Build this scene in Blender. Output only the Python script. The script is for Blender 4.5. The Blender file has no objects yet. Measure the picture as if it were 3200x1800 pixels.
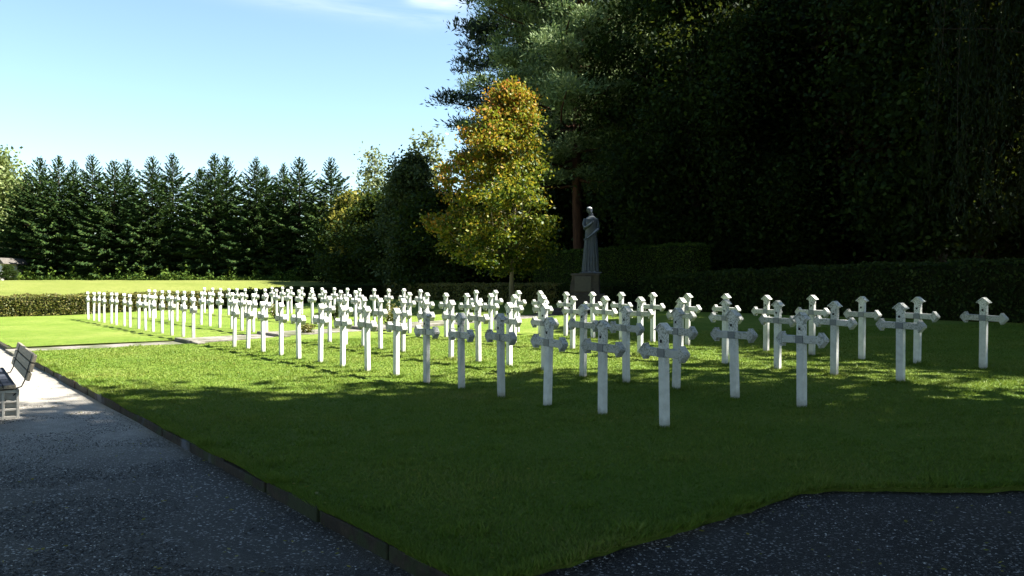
import bpy, math, random
import numpy as np
from mathutils import Vector, Matrix, Quaternion

random.seed(7)
RS = np.random.RandomState
scene = bpy.context.scene
COL = scene.collection

# ------------------------------------------------------------------ camera / light constants
EYE = 1.643
EU = (-.625, .781)      # direction of the rows of crosses (u)
EV = (.781, .625)       # across the rows (v)
SUN = Vector((.81, -.055, 1.0)).normalized()

def W(u, v):
    return (-.625*u + .781*v, .781*u + .625*v)

def UV(x, y):
    return (-.625*x + .781*y, .781*x + .625*y)

def gz(u, v):
    """height of the ground at grid position (u, v)"""
    u = np.asarray(u, float); v = np.asarray(v, float)
    g = np.interp(v, [6.84, 8.82, 11.75, 14.05, 24, 30, 60], [0, .08, .14, .18, .55, .8, 1.55])
    t = np.clip((u-43)/22, 0, 1); t = t*t*(3-2*t)
    return g*(1-t) + 1.60*t

def gxy(x, y):
    u, v = UV(x, y)
    return float(gz(u, v))

# ------------------------------------------------------------------ object helpers
def link(o, parent=None):
    COL.objects.link(o)
    if parent is not None: o.parent = parent
    return o

def tag(o, label=None, cat=None, group=None, kind=None):
    if label: o['label'] = label
    if cat: o['category'] = cat
    if group: o['group'] = group
    if kind: o['kind'] = kind
    return o

def empty(name, loc=(0, 0, 0), rz=0, label=None, cat=None, group=None):
    o = bpy.data.objects.new(name, None)
    o.empty_display_size = .2
    o.location = loc; o.rotation_euler = (0, 0, rz)
    return tag(link(o), label, cat, group)

def mesh_np(name, V, F, mat=None, smooth=False, rnd=None):
    """V (n,3), F (m,k) int arrays -> mesh"""
    V = np.ascontiguousarray(V, dtype=np.float32); F = np.ascontiguousarray(F, dtype=np.int32)
    me = bpy.data.meshes.new(name)
    m, k = F.shape
    me.vertices.add(len(V)); me.vertices.foreach_set('co', V.ravel())
    me.loops.add(m*k); me.loops.foreach_set('vertex_index', F.ravel())
    me.polygons.add(m)
    me.polygons.foreach_set('loop_start', np.arange(0, m*k, k, dtype=np.int32))
    me.polygons.foreach_set('loop_total', np.full(m, k, dtype=np.int32))
    if smooth: me.polygons.foreach_set('use_smooth', np.ones(m, dtype=bool))
    me.update(calc_edges=True)
    if rnd is not None:
        a = me.attributes.new('rnd', 'FLOAT', 'FACE'); a.data.foreach_set('value', np.asarray(rnd, np.float32))
    if mat: me.materials.append(mat)
    return me

class MB:
    """collects shapes into one mesh"""
    def __init__(s): s.v = []; s.f = []
    def add(s, V, F):
        n = len(s.v); s.v += [tuple(map(float, p)) for p in V]; s.f += [tuple(int(i)+n for i in f) for f in F]
        return s
    def box(s, c, d, M=None, taper=1.0):
        x, y, z = d[0]/2, d[1]/2, d[2]/2
        V = []
        for sz in (-1, 1):
            t = 1 if sz < 0 else taper
            for sx, sy in ((-1, -1), (1, -1), (1, 1), (-1, 1)):
                p = Vector((sx*x*t, sy*y*t, sz*z))
                if M is not None: p = M @ p
                V.append((p.x+c[0], p.y+c[1], p.z+c[2]))
        return s.add(V, [(0, 3, 2, 1), (4, 5, 6, 7), (0, 1, 5, 4), (1, 2, 6, 5), (2, 3, 7, 6), (3, 0, 4, 7)])
    def prism(s, pts, y0, y1, T=None):
        """polygon in (x,z) extruded between y0 and y1; CCW seen from -y"""
        n = len(pts)
        V = [(x, y0, z) for x, z in pts] + [(x, y1, z) for x, z in pts]
        if T: V = [T(Vector(p)) for p in V]
        F = [tuple(range(n)), tuple(range(2*n-1, n-1, -1))]
        for i in range(n):
            j = (i+1) % n; F.append((i, i+n, j+n, j))
        return s.add(V, F)
    def tube(s, P, R, sides=6, cap=True):
        P = [Vector(p) for p in P]; n = len(P); rings = []
        up = Vector((0, 0, 1))
        V = []; F = []
        a = None
        for i, p in enumerate(P):
            d = (P[min(i+1, n-1)] - P[max(i-1, 0)]).normalized()
            if a is None:
                a = d.cross(up if abs(d.z) < .9 else Vector((1, 0, 0))).normalized()
            else:
                a = (a - d*a.dot(d)).normalized()
            b = d.cross(a)
            for k in range(sides):
                t = 2*math.pi*k/sides
                V.append(p + (a*math.cos(t) + b*math.sin(t))*R[i])
        for i in range(n-1):
            for k in range(sides):
                k2 = (k+1) % sides
                F.append((i*sides+k, i*sides+k2, (i+1)*sides+k2, (i+1)*sides+k))
        if cap:
            F.append(tuple(range(sides-1, -1, -1))); F.append(tuple((n-1)*sides+k for k in range(sides)))
        return s.add(V, F)
    def mesh(s, name, mat=None, smooth=False):
        me = bpy.data.meshes.new(name); me.from_pydata(s.v, [], s.f); me.update()
        if smooth: me.polygons.foreach_set('use_smooth', [True]*len(me.polygons))
        if mat: me.materials.append(mat)
        return me
    def build(s, name, mat=None, parent=None, smooth=False, bevel=0, segs=1):
        o = link(bpy.data.objects.new(name, s.mesh(name, mat, smooth)), parent)
        if bevel:
            b = o.modifiers.new('bevel', 'BEVEL'); b.width = bevel; b.segments = segs; b.limit_method = 'ANGLE'; b.angle_limit = .6
        return o

def obj(name, me, parent=None, loc=None):
    o = link(bpy.data.objects.new(name, me), parent)
    if loc: o.location = loc
    return o

# ------------------------------------------------------------------ materials
def new_mat(name):
    m = bpy.data.materials.new(name); m.use_nodes = True
    nt = m.node_tree; nt.nodes.clear()
    return m, nt, nt.nodes, nt.links

def nd(nt, t, **kw):
    n = nt.nodes.new(t)
    for k, v in kw.items():
        if k in n.inputs.keys(): n.inputs[k].default_value = v
        else: setattr(n, k, v)
    return n

def ramp(nt, fac, stops):
    r = nt.nodes.new('ShaderNodeValToRGB')
    e = r.color_ramp.elements
    while len(e) < len(stops): e.new(.5)
    for i, (p, c) in enumerate(stops):
        e[i].position = p; e[i].color = (*c, 1) if len(c) == 3 else c
    nt.links.new(fac, r.inputs[0])
    return r.outputs[0]

def noise(nt, vec, scale, detail=4, rough=.6, dist=0):
    n = nd(nt, 'ShaderNodeTexNoise'); n.inputs['Scale'].default_value = scale; n.inputs['Detail'].default_value = detail
    n.inputs['Roughness'].default_value = rough; n.inputs['Distortion'].default_value = dist
    nt.links.new(vec, n.inputs['Vector']); return n.outputs['Fac']

def mixc(nt, fac, a, b, mode='MIX'):
    m = nt.nodes.new('ShaderNodeMix'); m.data_type = 'RGBA'; m.blend_type = mode
    for sock, val in ((m.inputs['Factor'], fac), (m.inputs['A'], a), (m.inputs['B'], b)):
        if isinstance(val, (int, float)): sock.default_value = val
        elif isinstance(val, tuple): sock.default_value = (*val, 1)
        else: nt.links.new(val, sock)
    return m.outputs['Result']

def math_(nt, op, a, b=0.0, clamp=False):
    m = nt.nodes.new('ShaderNodeMath'); m.operation = op; m.use_clamp = clamp
    for i, val in enumerate((a, b)):
        if isinstance(val, (int, float)): m.inputs[i].default_value = val
        else: nt.links.new(val, m.inputs[i])
    return m.outputs[0]

def bump(nt, h, strength=.5, dist=.02):
    b = nt.nodes.new('ShaderNodeBump'); b.inputs['Strength'].default_value = strength; b.inputs['Distance'].default_value = dist
    nt.links.new(h, b.inputs['Height']); return b.outputs[0]

def surf(nt, col, rough=.8, normal=None, spec=.3, metal=0):
    p = nt.nodes.new('ShaderNodeBsdfPrincipled'); o = nt.nodes.new('ShaderNodeOutputMaterial')
    if isinstance(col, tuple): p.inputs['Base Color'].default_value = (*col, 1)
    else: nt.links.new(col, p.inputs['Base Color'])
    if isinstance(rough, (int, float)): p.inputs['Roughness'].default_value = rough
    else: nt.links.new(rough, p.inputs['Roughness'])
    p.inputs['Specular IOR Level'].default_value = spec; p.inputs['Metallic'].default_value = metal
    if normal is not None: nt.links.new(normal, p.inputs['Normal'])
    nt.links.new(p.outputs[0], o.inputs[0]); return p

def objco(nt): return nt.nodes.new('ShaderNodeTexCoord').outputs['Object']
def geopos(nt): return nt.nodes.new('ShaderNodeNewGeometry').outputs['Position']

def leaf_mat(name, stops, trans=.35, rough=.55, scale=1.2, gloss=.25, grad=None):
    """foliage: colour varies leaf by leaf and clump by clump"""
    m, nt, N, L = new_mat(name)
    at = nd(nt, 'ShaderNodeAttribute', attribute_name='rnd')
    n = noise(nt, objco(nt), scale, 2)
    f = math_(nt, 'ADD', math_(nt, 'MULTIPLY', at.outputs['Fac'], .55), math_(nt, 'MULTIPLY', n, .5))
    if grad:     # autumn colour turns first at the top and on one side
        sg = nd(nt, 'ShaderNodeSeparateXYZ'); L.new(objco(nt), sg.inputs[0])
        f = math_(nt, 'ADD', f, math_(nt, 'ADD', math_(nt, 'MULTIPLY', math_(nt, 'SUBTRACT', sg.outputs[2], grad[0]), grad[1]), math_(nt, 'MULTIPLY', sg.outputs[0], grad[2])))
    col = ramp(nt, f, stops)
    p = nd(nt, 'ShaderNodeBsdfPrincipled'); p.inputs['Roughness'].default_value = rough; p.inputs['Specular IOR Level'].default_value = gloss
    L.new(col, p.inputs['Base Color'])
    t = nd(nt, 'ShaderNodeBsdfTranslucent'); L.new(mixc(nt, .35, col, (.16, .18, .02)), t.inputs[0])
    if 'needle' in name or 'fir' in name: L.new(col, t.inputs[0])
    mx = nd(nt, 'ShaderNodeMixShader'); mx.inputs[0].default_value = trans
    L.new(p.outputs[0], mx.inputs[1]); L.new(t.outputs[0], mx.inputs[2])
    o = nd(nt, 'ShaderNodeOutputMaterial'); L.new(mx.outputs[0], o.inputs[0])
    return m

def bark_mat(name, a, b, sc=6):
    m, nt, N, L = new_mat(name)
    mp = nd(nt, 'ShaderNodeMapping'); mp.inputs['Scale'].default_value = (1, 1, .25); L.new(objco(nt), mp.inputs[0])
    f = noise(nt, mp.outputs[0], sc, 6, .65)
    surf(nt, ramp(nt, f, [(.35, a), (.65, b)]), .9, bump(nt, f, .8, .05), .1)
    return m

M = {}
M['fir_needles'] = leaf_mat('fir_needles', [(.25, (.008, .022, .007)), (.55, (.022, .046, .011)), (.85, (.055, .082, .018))], .12, .8, .8, .08)
M['pine_needles'] = leaf_mat('pine_needles', [(.25, (.07, .125, .04)), (.55, (.16, .22, .08)), (.85, (.26, .32, .14))], .2, .6, .5)
M['pine_needles_dark'] = leaf_mat('pine_needles_dark', [(.25, (.008, .020, .014)), (.55, (.018, .036, .022)), (.85, (.045, .075, .04))], .1, .6, .5)
M['maple_leaves'] = leaf_mat('maple_leaves', [(.24, (.020, .050, .005)), (.40, (.075, .12, .008)), (.56, (.19, .20, .010)), (.72, (.31, .20, .016)), (.88, (.34, .12, .016))], .42, .5, .27, .25, (6.5, .034, -.035))
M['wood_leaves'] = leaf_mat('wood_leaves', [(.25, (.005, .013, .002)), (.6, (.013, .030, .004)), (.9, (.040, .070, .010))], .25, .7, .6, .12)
M['grey_leaves'] = leaf_mat('grey_leaves', [(.2, (.018, .034, .010)), (.55, (.040, .064, .020)), (.9, (.10, .125, .05))], .25, .6, .6, .15)
M['sunny_leaves'] = leaf_mat('sunny_leaves', [(.25, (.03, .06, .008)), (.6, (.06, .10, .014)), (.9, (.12, .16, .03))], .3, .6, .6, .15)  # brighter copy of the wood leaves, sunlight put into the colour
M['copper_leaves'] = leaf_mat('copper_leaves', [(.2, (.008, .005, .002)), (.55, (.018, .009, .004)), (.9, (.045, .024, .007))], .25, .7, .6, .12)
M['willow_leaves'] = leaf_mat('willow_leaves', [(.2, (.09, .13, .04)), (.55, (.15, .19, .06)), (.9, (.22, .25, .10))], .35, .5, .5)
M['birch_leaves'] = leaf_mat('birch_leaves', [(.2, (.07, .10, .035)), (.55, (.12, .15, .06)), (.9, (.20, .22, .10))], .35, .5, .5)
M['yellow_leaves'] = leaf_mat('yellow_leaves', [(.2, (.12, .13, .02)), (.55, (.20, .18, .03)), (.9, (.30, .25, .05))], .4, .5, .5)
M['hanging_leaves'] = leaf_mat('hanging_leaves', [(.25, (.004, .010, .005)), (.6, (.008, .019, .008)), (.9, (.02, .036, .015))], .2, .7, .6, .12)
M['hedge_leaves'] = leaf_mat('hedge_leaves', [(.2, (.05, .065, .012)), (.5, (.10, .11, .02)), (.75, (.15, .12, .035)), (.95, (.20, .16, .05))], .3, .5, 1.2)
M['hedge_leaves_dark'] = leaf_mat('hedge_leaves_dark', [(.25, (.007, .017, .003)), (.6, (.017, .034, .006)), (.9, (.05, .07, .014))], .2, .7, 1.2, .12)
M['hedge_leaves_mid'] = leaf_mat('hedge_leaves_mid', [(.25, (.020, .045, .006)), (.6, (.045, .085, .010)), (.9, (.11, .15, .022))], .2, .7, 1.2, .12)
M['grass_blades'] = leaf_mat('grass_blades', [(.15, (.038, .094, .006)), (.45, (.086, .154, .014)), (.7, (.155, .198, .032)), (.95, (.27, .24, .09))], .3, .55, .6, .2)
M['bark'] = bark_mat('bark', (.018, .014, .010), (.05, .04, .03))
M['bark_pine'] = bark_mat('bark_pine', (.03, .015, .010), (.09, .045, .026))
M['bark_pale'] = bark_mat('bark_pale', (.10, .09, .06), (.22, .19, .13))

def grass_mat(name, a, b, c, mow=0):
    m, nt, N, L = new_mat(name)
    P = geopos(nt)
    big = noise(nt, P, .35, 3); mid = noise(nt, P, 3.2, 5, .7); fine = noise(nt, P, 45, 6, .8)
    f = math_(nt, 'ADD', math_(nt, 'MULTIPLY', big, .35), math_(nt, 'MULTIPLY', mid, .30))
    f = math_(nt, 'ADD', f, math_(nt, 'MULTIPLY', fine, .35))
    mpg = nd(nt, 'ShaderNodeMapping'); mpg.inputs['Rotation'].default_value = (0, 0, -1.25); mpg.inputs['Scale'].default_value = (3.2, .35, 1); L.new(P, mpg.inputs[0])
    streak = noise(nt, mpg.outputs[0], 2.2, 5, .7)
    f = math_(nt, 'ADD', math_(nt, 'MULTIPLY', f, .8), math_(nt, 'MULTIPLY', streak, .2))
    col = ramp(nt, f, [(.36, a), (.5, b), (.66, c)])
    sp = noise(nt, P, 130, 2)
    col = mixc(nt, math_(nt, 'MULTIPLY', ramp(nt, sp, [(.3, (1, 1, 1)), (.5, (0, 0, 0))]), .45), col, (.02, .035, .006))
    h = math_(nt, 'ADD', math_(nt, 'MULTIPLY', fine, .6), math_(nt, 'MULTIPLY', sp, .6))
    h2 = math_(nt, 'ADD', h, math_(nt, 'MULTIPLY', mid, 1.2))
    surf(nt, col, .95, bump(nt, h2, .9, .035), .1)
    return m
M['lawn'] = grass_mat('lawn_grass', (.052, .112, .008), (.116, .168, .024), (.195, .212, .056))
M['meadow'] = grass_mat('meadow_grass', (.080, .105, .018), (.125, .145, .032), (.165, .165, .052))
# forest floor
m, nt, N, L = new_mat('forest_floor'); P = geopos(nt)
f = noise(nt, P, 2.5, 8, .75)
surf(nt, ramp(nt, f, [(.35, (.018, .020, .008)), (.55, (.04, .035, .016)), (.7, (.07, .05, .02))]), .95, bump(nt, f, .8, .1), .1)
M['floor'] = m
# gravel
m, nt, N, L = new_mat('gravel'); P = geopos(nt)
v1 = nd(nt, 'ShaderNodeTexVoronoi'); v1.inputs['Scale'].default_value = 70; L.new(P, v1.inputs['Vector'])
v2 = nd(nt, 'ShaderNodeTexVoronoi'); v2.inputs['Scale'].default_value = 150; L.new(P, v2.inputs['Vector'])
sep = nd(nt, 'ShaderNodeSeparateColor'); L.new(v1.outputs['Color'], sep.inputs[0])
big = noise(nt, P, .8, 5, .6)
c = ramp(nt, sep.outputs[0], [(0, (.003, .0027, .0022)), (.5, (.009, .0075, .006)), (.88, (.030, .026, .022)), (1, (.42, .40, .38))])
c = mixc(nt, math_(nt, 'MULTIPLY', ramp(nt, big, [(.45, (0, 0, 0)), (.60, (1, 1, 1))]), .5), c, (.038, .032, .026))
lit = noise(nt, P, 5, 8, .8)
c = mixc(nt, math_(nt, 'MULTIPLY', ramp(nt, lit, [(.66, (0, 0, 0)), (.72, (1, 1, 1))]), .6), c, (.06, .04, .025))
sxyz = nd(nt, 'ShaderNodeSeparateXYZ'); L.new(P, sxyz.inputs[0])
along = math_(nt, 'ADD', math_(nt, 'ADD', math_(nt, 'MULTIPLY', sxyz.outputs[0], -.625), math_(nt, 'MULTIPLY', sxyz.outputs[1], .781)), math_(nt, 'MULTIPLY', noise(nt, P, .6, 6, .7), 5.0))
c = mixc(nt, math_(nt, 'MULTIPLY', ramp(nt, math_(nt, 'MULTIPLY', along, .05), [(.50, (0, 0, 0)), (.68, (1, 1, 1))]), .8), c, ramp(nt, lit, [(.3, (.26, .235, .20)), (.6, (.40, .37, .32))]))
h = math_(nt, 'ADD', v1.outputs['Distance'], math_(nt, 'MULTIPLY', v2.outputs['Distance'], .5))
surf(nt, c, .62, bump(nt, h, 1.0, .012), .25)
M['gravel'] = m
m, nt, N, L = new_mat('pebbles'); at = nd(nt, 'ShaderNodeAttribute', attribute_name='rnd')
surf(nt, ramp(nt, at.outputs['Fac'], [(0, (.006, .0055, .005)), (.78, (.020, .018, .016)), (.95, (.10, .09, .08)), (1, (.75, .72, .68))]), .45, None, .5)
M['pebble'] = m
# paving
m, nt, N, L = new_mat('paving'); P = geopos(nt)
f = noise(nt, P, 9, 8, .75); g2 = noise(nt, P, 1.2, 4)
c = ramp(nt, f, [(.3, (.07, .06, .05)), (.5, (.15, .135, .12)), (.7, (.22, .20, .18))])
c = mixc(nt, ramp(nt, g2, [(.46, (0, 0, 0)), (.58, (.75, .75, .75))]), c, (.05, .06, .02))
surf(nt, c, .85, bump(nt, f, .6, .02), .3)
M['paving'] = m
m, nt, N, L = new_mat('kerb_stone'); P = geopos(nt)
f = noise(nt, P, 6, 8, .7); g2 = noise(nt, P, .9, 3)
c = ramp(nt, f, [(.3, (.006, .005, .003)), (.5, (.020, .013, .008)), (.75, (.055, .040, .026))])
c = mixc(nt, ramp(nt, noise(nt, P, 2.3, 5, .7), [(.48, (0, 0, 0)), (.56, (.8, .8, .8))]), c, (.018, .028, .006))
c = mixc(nt, ramp(nt, g2, [(.60, (0, 0, 0)), (.66, (1, 1, 1))]), c, (.09, .095, .12))
surf(nt, c, .8, bump(nt, f, .8, .03), .3)
M['kerb'] = m
# white concrete of the crosses
def cross_mat(name, lichen, dim=1.0, allover=0.0):
    m, nt, N, L = new_mat(name)
    tc = nd(nt, 'ShaderNodeTexCoord'); oi = nd(nt, 'ShaderNodeObjectInfo')
    mp = nd(nt, 'ShaderNodeMapping'); L.new(tc.outputs['Object'], mp.inputs[0])
    cx = nd(nt, 'ShaderNodeCombineXYZ'); r = math_(nt, 'MULTIPLY', oi.outputs['Random'], 37.0)
    L.new(r, cx.inputs[0]); L.new(r, cx.inputs[1]); L.new(cx.outputs[0], mp.inputs['Location'])
    n1 = noise(nt, mp.outputs[0], 9, 6, .7); n2 = noise(nt, mp.outputs[0], 45, 5, .7); n3 = noise(nt, mp.outputs[0], 3, 2)
    c = ramp(nt, n1, [(.3, (.44, .44, .42)), (.55, (.56, .56, .54)), (.8, (.64, .64, .62))])
    sx = nd(nt, 'ShaderNodeSeparateXYZ'); L.new(tc.outputs['Object'], sx.inputs[0])
    top = ramp(nt, sx.outputs[2], [(.62, (allover,)*3), (.95, (1, 1, 1))])
    spots = ramp(nt, n2, [(.50, (0, 0, 0)), (.56, (1, 1, 1))])
    zone = ramp(nt, math_(nt, 'ADD', n3, math_(nt, 'MULTIPLY', n1, .4)), [(.52, (0, 0, 0)), (.66, (1, 1, 1))])
    c = mixc(nt, 1.0, c, ramp(nt, oi.outputs['Random'], [(0, (.80*dim, .80*dim, .78*dim)), (1, (1.08*dim, 1.08*dim, 1.08*dim))]), 'MULTIPLY')
    c = mixc(nt, math_(nt, 'MULTIPLY', math_(nt, 'MULTIPLY', spots, zone), math_(nt, 'MULTIPLY', top, lichen)), c, (.15, .16, .13))
    foot = ramp(nt, math_(nt, 'ADD', sx.outputs[2], math_(nt, 'MULTIPLY', n1, .10)), [(.06, (1, 1, 1)), (.16, (0, 0, 0))])
    c = mixc(nt, math_(nt, 'MULTIPLY', foot, .65), c, (.22, .20, .15))
    surf(nt, c, .7, bump(nt, n2, .25, .01), .25)
    return m
M['cross'] = cross_mat('white_concrete', .9)
M['cross_beam'] = cross_mat('weathered_concrete', .95, .76, .6)
m, nt, N, L = new_mat('name_plate'); f = noise(nt, objco(nt), 60, 5, .7)
surf(nt, ramp(nt, f, [(.3, (.07, .085, .10)), (.7, (.14, .155, .17))]), .45, None, .5); M['plate'] = m
m, nt, N, L = new_mat('dark_hole'); surf(nt, (.015, .015, .015), .9); M['hole'] = m
# statue, pedestal
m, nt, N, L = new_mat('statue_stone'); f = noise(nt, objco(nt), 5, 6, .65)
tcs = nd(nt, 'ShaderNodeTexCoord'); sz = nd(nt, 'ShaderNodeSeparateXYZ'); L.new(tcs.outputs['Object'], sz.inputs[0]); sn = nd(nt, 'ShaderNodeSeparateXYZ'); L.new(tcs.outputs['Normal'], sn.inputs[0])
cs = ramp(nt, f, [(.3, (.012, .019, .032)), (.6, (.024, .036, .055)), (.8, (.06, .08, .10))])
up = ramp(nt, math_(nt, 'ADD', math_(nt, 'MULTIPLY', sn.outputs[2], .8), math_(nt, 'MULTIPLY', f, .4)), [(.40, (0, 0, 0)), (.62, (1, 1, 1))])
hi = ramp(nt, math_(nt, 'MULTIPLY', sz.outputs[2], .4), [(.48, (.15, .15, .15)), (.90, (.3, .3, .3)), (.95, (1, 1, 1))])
cs = mixc(nt, math_(nt, 'MULTIPLY', up, hi), cs, (.62, .62, .60))  # sunlight on head, shoulders and forearm put into the colour of upward faces
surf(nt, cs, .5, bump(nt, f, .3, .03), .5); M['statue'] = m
m, nt, N, L = new_mat('pedestal_stone'); f = noise(nt, objco(nt), 4, 7, .7)
surf(nt, ramp(nt, f, [(.3, (.02, .017, .014)), (.7, (.05, .042, .036))]), .8, bump(nt, f, .7, .05), .3); M['pedestal'] = m
m, nt, N, L = new_mat('pedestal_panel'); f = noise(nt, objco(nt), 12, 5)
surf(nt, ramp(nt, f, [(.3, (.028, .026, .023)), (.7, (.045, .04, .036))]), .6, None, .4); M['panel'] = m
# bench
m, nt, N, L = new_mat('bench_wood')
mp = nd(nt, 'ShaderNodeMapping'); mp.inputs['Scale'].default_value = (1.5, 25, 25); L.new(objco(nt), mp.inputs[0])
f = noise(nt, mp.outputs[0], 2, 6, .6)
surf(nt, ramp(nt, f, [(.3, (.13, .11, .08)), (.7, (.24, .21, .155))]), .7, bump(nt, f, .4, .01), .3); M['wood'] = m
m, nt, N, L = new_mat('bench_seat_paint'); f = noise(nt, objco(nt), 8, 4)
surf(nt, ramp(nt, f, [(.3, (.022, .025, .035)), (.7, (.04, .045, .06))]), .8, None, .1); M['seat'] = m
m, nt, N, L = new_mat('concrete'); f = noise(nt, objco(nt), 14, 7, .7)
surf(nt, ramp(nt, f, [(.3, (.34, .31, .27)), (.7, (.50, .47, .42))]), .85, bump(nt, f, .4, .01), .2); M['concrete'] = m
m, nt, N, L = new_mat('iron'); surf(nt, (.02, .02, .022), .5, None, .5, .6); M['iron'] = m
m, nt, N, L = new_mat('white_render'); f = noise(nt, objco(nt), 2, 5)
surf(nt, ramp(nt, f, [(.3, (.62, .60, .56)), (.7, (.75, .74, .70))]), .9); M['render'] = m
m, nt, N, L = new_mat('dark_roof'); f = noise(nt, objco(nt), 5, 5)
surf(nt, ramp(nt, f, [(.3, (.05, .045, .04)), (.7, (.10, .09, .08))]), .9); M['roof'] = m
m, nt, N, L = new_mat('glass_dark'); surf(nt, (.03, .035, .04), .1, None, .5); M['glass'] = m
m, nt, N, L = new_mat('hedge_core'); f = noise(nt, objco(nt), 20, 5)
surf(nt, ramp(nt, f, [(.3, (.006, .009, .003)), (.7, (.020, .024, .008))]), .95, None, .05); M['core'] = m

# ------------------------------------------------------------------ terrain
def smooth_noise(x, y, s, seed=0):
    return (np.sin(x*s*1.3+seed)+np.sin(y*s*1.7+seed*2.1)+np.sin((x+y)*s*.9+1.3*seed)+np.sin((x-y*1.4)*s*1.1+seed*.7))/4

def grid_sheet(name, us, vs, zf, mat, skirt=0):
    U, Vv = us, vs                                   # 2-D arrays
    X = -.625*U + .781*Vv; Y = .781*U + .625*Vv; Z = zf(U, Vv)
    nu, nv = U.shape
    V = np.stack([X, Y, Z], -1).reshape(-1, 3)
    idx = np.arange(nu*nv).reshape(nu, nv)
    F = np.stack([idx[:-1, :-1], idx[1:, :-1], idx[1:, 1:], idx[:-1, 1:]], -1).reshape(-1, 4)
    n = (V[F[0, 1]]-V[F[0, 0]]); k = (V[F[0, 3]]-V[F[0, 0]])
    if np.cross(n, k)[2] < 0: F = F[:, ::-1]
    if skirt:
        ring = np.concatenate([idx[0, :], idx[1:, -1], idx[-1, -2::-1], idx[-2:0:-1, 0]])
        low = V[ring].copy(); low[:, 2] -= skirt
        b = len(V); V = np.concatenate([V, low]); m = len(ring)
        S = np.stack([ring, np.roll(ring, -1), b+np.roll(np.arange(m), -1), b+np.arange(m)], -1)
        F = np.concatenate([F, S])
    o = obj(name, mesh_np(name, V, F, mat, True)); o['kind'] = 'structure'
    return o

def nonuni(a, b, n, p):  # denser near a
    t = np.linspace(0, 1, n)**p
    return a + (b-a)*t

# ground under everything, out to the horizon
us = np.concatenate([np.linspace(-400, -40, 10), np.linspace(-30, 110, 71), np.linspace(130, 700, 12)])
vs = np.concatenate([np.linspace(-500, -40, 12), np.linspace(-30, 90, 61), np.linspace(110, 700, 12)])
U_, V_ = np.meshgrid(us, vs, indexing='ij')
def z_ground(u, v):
    z = gz(u, v) - .16 + .05*smooth_noise(u, v, .5, 2)
    z = np.where((v < 2.5) | (u < 3.5), np.minimum(z, -.24), z)
    return z
grid_sheet('ground', U_, V_, z_ground, M['floor'])

def u_front(v):
    e = .014*np.sin(v*7.3)+.012*np.sin(v*17.1+1)+.014*np.sin(v*41+2)
    return np.interp(v, [2.5, 5.65, 5.9, 6.3, 7, 8, 9, 12, 24], [3.42, 3.42, 3.32, 3.0, 2.42, 1.6, .8, -1.6, -11]) + e

def z_lawn(u, v):
    return gz(u, v) + .012*smooth_noise(u, v, 2.1, 1) + .006*smooth_noise(u, v, 6.3, 4) + .02*np.clip((2.9-v)/.34, 0, 1)*0

vs = np.concatenate([np.linspace(2.56, 12, 96), np.linspace(12.2, 24.5, 62)])
t = np.linspace(0, 1, 150)[:, None]
Uf = u_front(vs)[None, :]
grid_sheet('lawn', Uf + (21.2-Uf)*t, np.repeat(vs[None, :], 150, 0), z_lawn, M['lawn'], .15)
us = np.linspace(22.75, 42.3, 100); vs = np.linspace(2.56, 24.5, 110)
U_, V_ = np.meshgrid(us, vs, indexing='ij')
grid_sheet('lawn', U_, V_, z_lawn, M['lawn'], .15)
us = np.linspace(42.5, 100, 90); vs = np.linspace(-55, 46, 100)
U_, V_ = np.meshgrid(us, vs, indexing='ij')
grid_sheet('meadow', U_, V_, lambda u, v: gz(u, v)+.05*smooth_noise(u, v, .8, 3)+.02, M['meadow'], .2)
# gravel path (left) and gravel yard (foreground)
us = np.linspace(-22, 60, 200); vs = np.linspace(-14, 2.5, 60)
U_, V_ = np.meshgrid(us, vs, indexing='ij')
zg = lambda u, v: -.095 + .01*smooth_noise(u, v, 1.6, 5)
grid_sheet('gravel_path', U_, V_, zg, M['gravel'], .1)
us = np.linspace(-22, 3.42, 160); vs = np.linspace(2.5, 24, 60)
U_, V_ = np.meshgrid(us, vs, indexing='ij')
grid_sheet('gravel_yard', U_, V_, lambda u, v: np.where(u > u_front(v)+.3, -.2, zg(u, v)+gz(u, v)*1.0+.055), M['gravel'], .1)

# kerb, stone by stone, one strip
mb = MB(); r = random.Random(3)
for a, b in ((3.30, 21.15), (22.85, 46)):
    u = a
    while u < b:
        ln = min(1.0, b-u)
        c = W(u+ln/2, 2.505+r.uniform(-.006, .006))
        R = Matrix.Rotation(math.atan2(EU[1], EU[0])+r.uniform(-.012, .012), 3, 'Z') @ Matrix.Rotation(r.uniform(-.07, .07), 3, 'X') @ Matrix.Rotation(r.uniform(-.008, .008), 3, 'Y')
        mb.box((c[0], c[1], -.10+r.uniform(-.022, .012)), (ln-r.uniform(.01, .03), .09+r.uniform(0, .02), .215), R)
        u += ln
o = mb.build('kerb', M['kerb'], bevel=.012, segs=2); o['kind'] = 'structure'

# paved path between the two blocks, with three low steps
secs = [(2.40, 6.45, -.035, -.03), (6.45, 8.75, .045, .07), (8.75, 11.55, .125, .135), (11.55, 19.9, .20, .36)]
mb = MB()
for k, (v0, v1, z0, z1) in enumerate(secs):
    n = max(2, int((v1-v0)/.5)); pts = []
    V = []; F = []
    for i in range(n+1):
        v = v0+(v1-v0)*i/n; z = z0+(z1-z0)*i/n
        for uu in (21.22, 22.73):
            x, y = W(uu, v); V.append((x, y, z)); V.append((x, y, z-.2))
    for i in range(n):
        a = i*4
        F += [(a, a+4, a+6, a+2), (a, a+1, a+5, a+4), (a+2, a+6, a+7, a+3)]
    F += [(0, 2, 3, 1), (4*n, 4*n+1, 4*n+3, 4*n+2)]
    mb.add(V, F)
o = mb.build('paved_path', M['paving']); o['kind'] = 'structure'
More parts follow.
